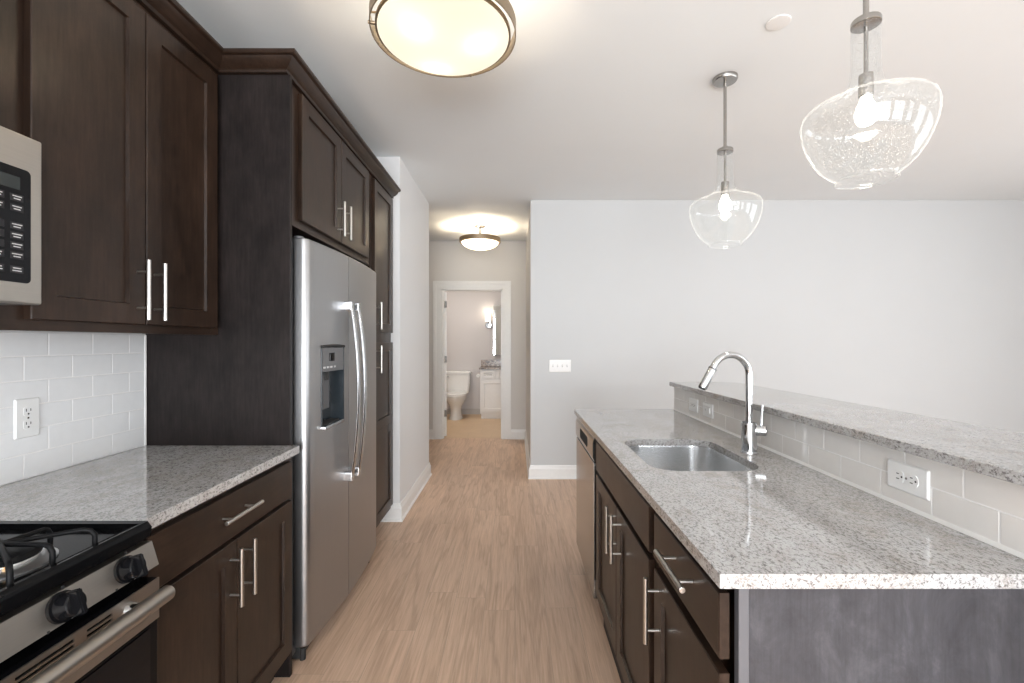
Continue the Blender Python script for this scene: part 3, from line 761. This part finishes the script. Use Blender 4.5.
# ------------------------------------------------------------------ island
IX = 0.389               # face frame of the island (fronts face -X)
IE = 0.824               # near end
TXI = 0.955              # tile face of the raised wall
dw = thing('dishwasher', (0.66, 2.44, 0), 'stainless steel dishwasher at the far end of the island', 'dishwasher')
MB().box(IX + .004, 0.94, 2.150, 2.742, 0.1085, 0.878).build('body', M['steel_side'], dw)
MB().box(IX - .019, IX + .004, 2.142, 2.742, 0.110, 0.750, .003).build('door', M['steel_dw'], dw)
cpn = MB().prism_y([(IX + .004, 0.754), (IX - .016, 0.754), (IX - .023, 0.775), (IX - .023, 0.845), (IX - .014, 0.872), (IX + .004, 0.872)], 2.142, 2.742).build('control_panel', M['steel_dw'], dw, smooth=25)
m = MB(); m.loops([[Vector((IX - .0235 + q, y, z)) for y, z in rrect(2.30, 2.56, 0.785, 0.838, .02, 6)] for q in (0, .004)])
m.build('pocket_handle', M['dark_gap'], cpn)
MB().box(IX + .04, IX + .06, 2.15, 2.742, 0.0, 0.1085).box(IX + .06, 0.90, 2.16, 2.73, 0.0, 0.1085).build('kick_plate', M['toe'], dw)
sk = thing('sink_base_cabinet', (0.66, 1.66, 0), 'dark wood island sink cabinet with wide false front over two doors', 'cabinet')
cab_body(sk, 0.412, IX, 1.240, 2.115, 0.115, 0.883, IX + .055)
m = MB().box(0.412, 0.94, 1.240, 1.258, 0.0, 0.883).box(0.412, 0.94, 2.097, 2.115, 0.0, 0.883).box(0.412, 0.94, 1.258, 2.097, 0.115, 0.133).build('carcass', M['wood'], sk)
drawer(sk, IX, -1, 1.258, 2.075, 0.738, 0.864).name = 'false_front'
q = shaker(sk, IX, -1, 1.258, 1.6635, 0.165, 0.718); bar_pull(q, 'z', IX - .019, -1, 0.545, 0.715, 1.592)
q = shaker(sk, IX, -1, 1.6675, 2.075, 0.165, 0.718); bar_pull(q, 'z', IX - .019, -1, 0.545, 0.715, 1.672)
MB().box(IX - .001, IX + .003, 2.1152, 2.1405, 0.115, 0.880).build('filler_strip', M['toe'], sk)
db = thing('drawer_base_cabinet', (0.66, 1.03, 0), 'dark wood island cabinet at the near end, one drawer over one door', 'cabinet')
cab_body(db, 0.94, IX, 0.930, 1.238, 0.115, 0.883, IX + .055)
q = drawer(db, IX, -1, 0.826, 1.212, 0.744, 0.864); bar_pull(q, 'y', IX - .019, -1, 0.913, 1.085, 0.821)
q = shaker(db, IX, -1, 0.826, 1.212, 0.165, 0.718); bar_pull(q, 'z', IX - .019, -1, 0.543, 0.713, 1.172)
ep = thing('island_end_panel', (0.75, 0.83, 0), 'broad dark grey-brown veneer panel closing the near end of the island', 'panel')
MB().box(0.408, 1.072, 0.828, 0.840, 0.0, 0.883).build('panel', M['island_panel'], ep)
MB().box(0.405, 0.424, 0.8235, 0.841, 0.0, 0.883, .001, 1).build('edge_strip', plain('grey_edge_strip', (0.115, 0.113, 0.122), 0.45), ep)

# island countertop with the sink cut-out
SX0, SX1, SY0, SY1 = 0.440, 0.800, 1.430, 1.900
def slab_with_hole(outer, inner, z0, z1):
    bm = bmesh.new()
    def ring(pts):
        vs = [bm.verts.new((x, y, z1)) for x, y in pts]
        return [bm.edges.new((vs[i], vs[(i + 1) % len(vs)])) for i in range(len(vs))]
    e = ring(outer) + ring(inner)
    bmesh.ops.triangle_fill(bm, edges=e, use_beauty=True)
    r = bmesh.ops.extrude_face_region(bm, geom=list(bm.faces))
    for v in [g for g in r['geom'] if isinstance(g, bmesh.types.BMVert)]: v.co.z = z0
    return bm
mb = MB(); mb.add(slab_with_hole(rrect(0.358, TXI - .0005, 0.7955, 2.757, .003, 2), rrect(SX0, SX1, SY0, SY1, .085, 10), 0.8885, CT))
ict = mb.build('countertop', M['granite'], loc=(0.66, 1.78, 0.8885), smooth=30)
tag(ict, 'long speckled grey granite island countertop with sink cut-out', 'countertop')
# sink bowl
m = MB(); rings = []
for inset, z, r in ((-.014, .8875, .095), (-.014, .8855, .095), (-.004, .8855, .088), (-.003, .880, .086), (.004, .745, .082), (.012, .718, .078), (.030, .702, .066), (.055, .698, .05)):
    rings.append([Vector((x, y, z)) for x, y in rrect(SX0 + inset, SX1 - inset, SY0 + inset, SY1 - inset, r, 10)])
m.loops(rings, cap0=False)
s_ = thing('kitchen_sink', (0.62, 1.665, 0.698), 'undermount stainless steel single-bowl sink in the island', 'sink')
m.build('bowl', M['steel_sink'], s_, smooth=50)
MB().lathe([(.045, .0), (.045, .003), (.036, .003), (.030, -.004), (.002, -.005)], (0.62, 1.72, 0.699), 28, False, True).build('drain', M['chrome'], s_)

# faucet
fc = thing('kitchen_faucet', (0.860, 1.672, CT), 'chrome gooseneck pull-down faucet beside the island sink', 'faucet')
fx, fy = 0.860, 1.672
MB().lathe([(.029, 0), (.029, .004), (.0265, .008), (.0265, .106), (.0235, .112), (.013, .113)], (fx, fy, CT), 32, True, True).build('body', M['chrome'], fc)
R = 0.0750; dirv = Vector((-0.985, -0.17, 0)).normalized(); ztop = 1.198
pts = [Vector((fx, fy, CT + .108)), Vector((fx, fy, 1.10)), Vector((fx, fy, ztop))]
for i in range(1, 25):
    a = math.radians(152) * i / 24
    pts.append(Vector((fx, fy, ztop)) + dirv * (R - R * math.cos(a)) + Vector((0, 0, R * math.sin(a))))
end_d = (pts[-1] - pts[-2]).normalized()
pts.append(pts[-1] + end_d * .012)
MB().tube(pts, .0122, 18).build('spout', M['chrome'], fc)
a = pts[-1]
sp = MB().tube([a, a + end_d * .004, a + end_d * .03, a + end_d * .078, a + end_d * .081], [.0122, .0145, .0150, .0158, .0135], 18).build('spray_head', M['chrome'], fc)
MB().tube([a + end_d * .0812, a + end_d * .083], .012, 16).build('nozzle', M['dark_gap'], sp)
MB().tube([a - end_d * .001, a + end_d * .0015], .0149, 18).build('joint_ring', M['dark_gap'], sp)
hd = Vector((0.93, -0.37, 0))
b0 = Vector((fx, fy, CT + .083))
hb = MB().tube([b0 + hd * .02, b0 + hd * .053, b0 + hd * .057], [.0195, .0195, .016], 24).build('handle_hub', M['chrome'], fc)
MB().tube([b0 + hd * .041 + Vector((0, 0, .014)), b0 + hd * .042 + Vector((0, 0, .055)), b0 + hd * .045 + Vector((0, 0, .094))], [.0062, .0052, .0048], 12).build('lever', M['chrome'], hb)

# raised wall, tiles, bar top
struct(MB().box(TXI + .0085, 1.072, 0.42, 2.742, 0, 1.055).build('wall_island', M['wall']))
ib = tile_field('tile_backsplash', M['tile_grey'], TXI + .0085, -1, 0.845, 2.738, CT + .002, 2, 0.0703, 0.146, (0.898, 0.970), 'glossy taupe subway tile strip between island counter and raised bar')
MB().prism_y([(TXI + .002, CT + .0005), (TXI - .006, CT + .0005), (TXI - .003, CT + .005), (TXI + .002, CT + .009)], 0.845, 2.738).build('caulk_joint', M['grout_white'], ib)
outl = [(0.929, 0.30), (0.929, 2.738)]
c = (1.315 - .12, 2.738 - .12)
outl += [(c[0] + .12 * math.sin(PI / 2 * i / 10), c[1] + .12 * math.cos(PI / 2 * i / 10)) for i in range(11)]
outl += [(1.345, 0.30)]
m = MB()
def inset_poly(k):
    out = []; N_ = len(outl)
    cx, cy = 1.13, 1.5
    for x, y in outl: out.append((x + (k if x < cx else -k), y + (k if y < cy else -k)))
    return out
m.loops([[Vector((x, y, z)) for x, y in inset_poly(k)] for k, z in ((.002, 1.0562), (0, 1.058), (0, 1.079), (.002, 1.081))])
tag(m.build('bar_top', M['granite'], loc=(1.13, 1.5, 1.056), smooth=25), 'raised grey granite bar top running above the island tiles', 'countertop')
OX = TXI + .0008
outlet('wall_outlet', (OX, 1.106, 0.988), (0, 1, 0), (0, 0, 1), (-1, 0, 0), 'large white duplex outlet lying sideways on taupe tiles, nearest of the island')
outlet('wall_outlet', (OX, 2.432, 0.984), (0, 1, 0), (0, 0, 1), (-1, 0, 0), 'farthest small outlet on the taupe tiles behind the faucet')
outlet('wall_outlet', (OX, 2.250, 0.984), (0, 1, 0), (0, 0, 1), (-1, 0, 0), 'small plate with square rocker on the taupe tiles, left of the faucet column', kind='rocker')

# ------------------------------------------------------------------ pendants
def pendant(loc, label):
    X, Y = loc
    p = thing('pendant_light', (X, Y, CEIL), label, 'lamp', 'seeded glass pendants over the bar')
    MB().lathe([(.061, 0), (.061, -.012), (.056, -.020), (.012, -.022)], (X, Y, CEIL), 36, True, True).build('canopy', M['nickel'], p)
    MB().cyl((X, Y, CEIL - .02), (X, Y, 2.30), .0080).build('rod', M['nickel'], p)
    MB().lathe([(.006, 2.335), (.014, 2.333), (.016, 2.322), (.0375, 2.320), (.0395, 2.316), (.0395, 2.303), (.036, 2.301), (.006, 2.300)], (X, Y, 0), 36, True, True).build('collar', M['nickel'], p)
    out = [(.0385, 2.302), (.0385, 2.23), (.0385, 2.175), (.041, 2.145), (.048, 2.118), (.062, 2.097), (.085, 2.081), (.112, 2.070), (.138, 2.060), (.158, 2.050), (.170, 2.037),
           (.1745, 2.020), (.174, 1.998), (.169, 1.968), (.159, 1.935), (.144, 1.902), (.125, 1.872), (.105, 1.850), (.089, 1.838), (.082, 1.832), (.080, 1.826), (.0815, 1.822)]
    th = .0028; inn = []
    for i, (r, z) in enumerate(out):
        a_ = out[max(0, i - 1)]; b_ = out[min(len(out) - 1, i + 1)]; t = Vector((b_[0] - a_[0], b_[1] - a_[1])).normalized()
        inn.append((r + t.y * th, z - t.x * th))
    prof_ = out + [(inn[-1][0] + .001, 1.8205)] + inn[::-1]
    g = MB().lathe(prof_, (X, Y, 0), 64).build('glass_shade', M['glass'], p, smooth=80)
    MB().tube([(X + .0805 * math.cos(t), Y + .0805 * math.sin(t), 1.8215) for t in [2 * PI * k / 48 for k in range(49)]], .0032, 8, False).build('rim', M['glass'], g)
    MB().cyl((X, Y, 2.301), (X, Y, 2.15), .0062).lathe([(.008, 2.155), (.019, 2.15), (.020, 2.085), (.017, 2.08)], (X, Y, 0), 24, True, True).build('socket', M['nickel'], p)
    MB().lathe([(.013, 2.082), (.015, 2.072), (.024, 2.052), (.0295, 2.030), (.028, 2.012), (.020, 1.998), (.008, 1.992), (.001, 1.9915)], (X, Y, 0), 28, True, True).build('bulb', M['bulb'], p)
    bulb_light('pendant_bulb_light', (X, Y, 1.965), 3.0, (1.0, 0.93, 0.82), .03)
    return p
pendant((1.090, 1.413), 'nearer glass pendant light, large at the top right, over the bar')
pendant((1.090, 2.361), 'farther glass pendant light, smaller and lower, over the bar')

# sprinkler cover on the ceiling
m = MB().lathe([(.048, 0), (.048, -.004), (.044, -.006), (.002, -.0062)], (1.128, 1.95, CEIL), 32, True, True)
tag(m.build('sprinkler_cover', M['white_plastic'], loc=(1.128, 1.95, CEIL)), 'small round white sprinkler cover plate on the ceiling', 'sprinkler cover')

# ------------------------------------------------------------------ bowl ceiling lights
def bowl_light(X, Y, R, drop, label, bowl_mat, power, sag):
    z = CEIL - drop
    p = thing('ceiling_light', (X, Y, CEIL), label, 'lamp')
    MB().lathe([(.062, 0), (.062, -.012), (.05, -.02), (.014, -.022)], (X, Y, CEIL), 32, True, True).build('canopy', M['nickel'], p)
    MB().cyl((X, Y, CEIL - .02), (X, Y, z + .03), .014).build('stem', M['nickel'], p)
    hb_ = .048; t = .0035
    MB().lathe([(R, hb_ / 2), (R, -hb_ / 2), (R - t, -hb_ / 2), (R - t, hb_ / 2), (R, hb_ / 2)], (X, Y, z), 72).build('band', M['bronze'], p)
    r2 = R * .91; zr = z - hb_ / 2 + .002
    MB().lathe([(r2 + .004, .008), (r2 + .004, -.003), (r2 - .006, -.003), (r2 - .006, .008), (r2 + .004, .008)], (X, Y, zr), 72).build('bowl_rim', M['bronze'], p)
    for k in range(3):
        a_ = 2 * PI * k / 3 + .25 - PI
        u = Vector((math.cos(a_), math.sin(a_), 0)); c_ = Vector((X, Y, z))
        MB().tube([c_ + u * (r2 - .004) + Vector((0, 0, -hb_ / 2 + .006)), c_ + u * (R + .004) + Vector((0, 0, -hb_ / 2 + .006))], .006, 10).build('clip', M['bronze'], p)
        MB().tube([c_ + Vector((0, 0, .035)), c_ + u * (R - .002) + Vector((0, 0, .02))], .004, 8).build('arm', M['bronze'], p)
    dep = R * sag; prof_ = []
    for i in range(15):
        q = i / 14; prof_.append((max(.0008, (r2 - .002) * math.cos(q * PI / 2)), -dep * math.sin(q * PI / 2) ** 1.15))
    MB().lathe(prof_, (X, Y, zr), 64).build('glass_bowl', bowl_mat, p)
    for k in range(3):
        a_ = 2 * PI * k / 3 + 1.95
        bx_, by_ = X + R * .50 * math.cos(a_), Y + R * .50 * math.sin(a_)
        MB().lathe([(.012, .03), (.014, .0), (.028, -.03), (.026, -.045), (.001, -.055)], (bx_, by_, z + .01), 18, True, True).build('bulb', M['bulb'], p)
        bulb_light('ceiling_bulb_light', (bx_, by_, z - .055 if R > .255 else z - .05), power / 3, WARM, .028)
    return p
bowl_light(-0.265, 1.705, 0.269, 0.20, 'large opal glass bowl ceiling light with bronze band, over the kitchen aisle', M['bowl'], 16, .22)
bowl_light(-0.413, 5.37, 0.242, 0.172, 'small opal glass bowl ceiling light hanging in the hallway', M['hall_bowl'], 70, .36)

# ------------------------------------------------------------------ bathroom
tl = thing('toilet', (-1.02, 7.95, 0), 'white porcelain toilet seen through the bathroom doorway', 'toilet')
tx = -1.02
m = MB(); m.loops([[Vector((x, y, z)) for x, y in rrect(tx - wd, tx + wd, 8.09 - q, 8.30, .04, 6)] for wd, q, z in ((.175, 0, .40), (.195, .005, .42), (.215, .012, .60), (.222, .015, .755))])
tk = m.build('tank', M['porcelain'], tl, smooth=60)
m = MB(); m.loops([[Vector((x, y, z)) for x, y in rrect(tx - .232, tx + .232, 8.062, 8.305, .04, 6)] for z in (.756, .788)]); m.loops([[Vector((x, y, z)) for x, y in rrect(tx - k, tx + k, 8.062 + (.232 - k), 8.305 - (.232 - k), .04, 6)] for k, z in ((.232, .788), (.222, .796))]); m.build('tank_lid', M['porcelain'], tk, smooth=30)
MB().box(tx - .19, tx - .15, 8.045, 8.075, .70, .715, .004).build('flush_lever', M['chrome'], tk)
def egg(cx, cy, hw, lf, lb, n_=40):
    return [(cx + hw * math.sin(t), cy - (lf if math.cos(t) > 0 else lb) * math.cos(t)) for t in [2 * PI * k / n_ for k in range(n_)]]
m = MB(); m.loops([[Vector((x, y, z)) for x, y in egg(tx, 7.86, hw, lf, lb)] for hw, lf, lb, z in ((.115, .21, .22, 0), (.118, .212, .22, .02), (.098, .18, .20, .06), (.092, .165, .2, .16), (.11, .18, .22, .23), (.155, .25, .24, .30), (.18, .285, .25, .36), (.185, .29, .25, .395))])
bw = m.build('bowl', M['porcelain'], tl, smooth=70)
m = MB(); m.loops([[Vector((x, y, z)) for x, y in egg(tx, 7.86, .19 - k, .295 - k, .22)] for z, k in ((.398, .004), (.404, 0), (.418, 0), (.424, .006))]); m.build('seat', M['porcelain'], tl, smooth=50)
m = MB(); m.loops([[Vector((x, y, z)) for x, y in egg(tx, 7.865, .188 - k, .292 - k, .215)] for z, k in ((.4245, .004), (.430, 0), (.440, 0), (.448, .02))]); m.build('lid', M['porcelain'], tl, smooth=50)

vn = thing('bathroom_vanity', (-0.15, 8.06, 0), 'white bathroom vanity cabinet with speckled granite top and backsplash', 'vanity')
vx0, vx1, vy = -0.598, 0.30, 7.80
wm = plain('white_cabinet_paint', (0.80, 0.79, 0.78), 0.35)
MB().box(vx0, vx1, vy, 8.318, 0.09, 0.850, .001, 1).build('body', wm, vn)
MB().box(vx0 + .015, vx1, vy + .03, 8.318, 0.0, 0.092).build('toe_kick', wm, vn)
def vfront(name, x0, x1, z0, z1, rail):
    m = MB()
    def ring(i, q): return [Vector((x, vy - q, z)) for x, z in ((x0 + i, z0 + i), (x1 - i, z0 + i), (x1 - i, z1 - i), (x0 + i, z1 - i))]
    L_ = [ring(0, 0), ring(0, .017), ring(.002, .019)]
    if rail: L_ += [ring(rail, .019), ring(rail + .006, .009)]
    return m.loops(L_).build(name, wm, vn, smooth=20)
for x0, x1 in ((-0.578, -0.345), (-0.300, 0.0), (0.02, 0.28)):
    q = vfront('drawer', x0, x1, 0.690, 0.825, .03)
    MB().tube([((x0 + x1) / 2 - .07, vy - .045, .76), ((x0 + x1) / 2 + .07, vy - .045, .76)], .006, 10).cyl(((x0 + x1) / 2 - .05, vy - .018, .76), ((x0 + x1) / 2 - .05, vy - .045, .76), .004, seg=8).cyl(((x0 + x1) / 2 + .05, vy - .018, .76), ((x0 + x1) / 2 + .05, vy - .045, .76), .004, seg=8).build('handle', M['nickel'], q)
vfront('door', -0.578, -0.15, 0.125, 0.665, .055); vfront('door', -0.146, 0.28, 0.125, 0.665, .055)
gr2, nt2, bb2 = new_mat('brown_speckled_granite')
vv = coords(nt2); nt2.links.new(ramp(nt2, noise(nt2, vv, 26, 3, .75), [(0.36, (0.02, 0.014, 0.011)), (0.47, (0.13, 0.08, 0.055)), (0.56, (0.40, 0.32, 0.25)), (0.66, (0.06, 0.04, 0.03))]), bb2.inputs['Base Color']); setp(bb2, rough=.2)
MB().box(vx0 - .02, vx1 + .02, vy - .03, 8.318, .851, .878, .003).build('stone_top', gr2, vn)
MB().box(vx0 - .02, vx1 + .02, 8.295, 8.318, .8785, .995, .002).build('stone_backsplash', gr2, vn)
ph = thing('paper_holder', (vx0 - .033, 8.0, .66), 'chrome toilet paper holder fixed to the vanity side', 'paper holder')
MB().tube([(vx0 - .003, 8.06, .73), (vx0 - .045, 8.06, .73), (vx0 - .05, 7.95, .73)], .006, 10).box(vx0 - .006, vx0 - .001, 8.035, 8.085, .705, .755, .001).build('bracket', M['nickel'], ph)
MB().cyl((vx0 - .05, 8.03, .73), (vx0 - .05, 7.94, .73), .030, seg=24).build('paper_roll', M['white_plastic'], ph)
mr = thing('bathroom_mirror', (-0.05, 8.31, 1.08), 'frameless bathroom mirror above the vanity', 'mirror')
MB().box(-0.404, 0.35, 8.313, 8.3195, 1.075, 1.995, .001, 1).build('backing', wm, mr)
MB().prism([(-0.392, 8.262), (0.34, 8.309), (0.34, 8.3125), (-0.392, 8.3125)], 1.087, 1.983).build('mirror_glass', M['mirror'], mr)
sn_ = thing('wall_sconce', (-0.487, 8.32, 1.64), 'lit bathroom wall sconce with chrome base beside the mirror', 'lamp')
MB().tube([(-0.487, 8.3195, 1.63), (-0.487, 8.300, 1.63), (-0.487, 8.297, 1.63)], [.058, .058, .05], 28).build('back_plate', M['chrome'], sn_)
MB().tube([(-0.487, 8.30, 1.63), (-0.487, 8.235, 1.63), (-0.487, 8.225, 1.645), (-0.487, 8.225, 1.675)], .010, 12).lathe([(.03, 1.672), (.034, 1.69), (.01, 1.69)], (-0.487, 8.225, 0), 24, True, True).build('arm', M['chrome'], sn_)
MB().lathe([(.044, 1.688), (.047, 1.70), (.050, 1.835), (.047, 1.838), (.044, 1.70)], (-0.487, 8.225, 0), 28, True, False).build('glass_shade', M['sconce'], sn_)
bulb_light('sconce_bulb_light', (-0.487, 8.20, 1.87), 1.2, (1.0, 0.85, 0.66), .04)
area('bathroom_ceiling_lamp', (-1.0, 7.0, CEIL - .02), (0, 0, 0),   .5, .5, 26, (1.0, 0.93, 0.84))  # unseen area light added to brighten the bathroom, no fixture
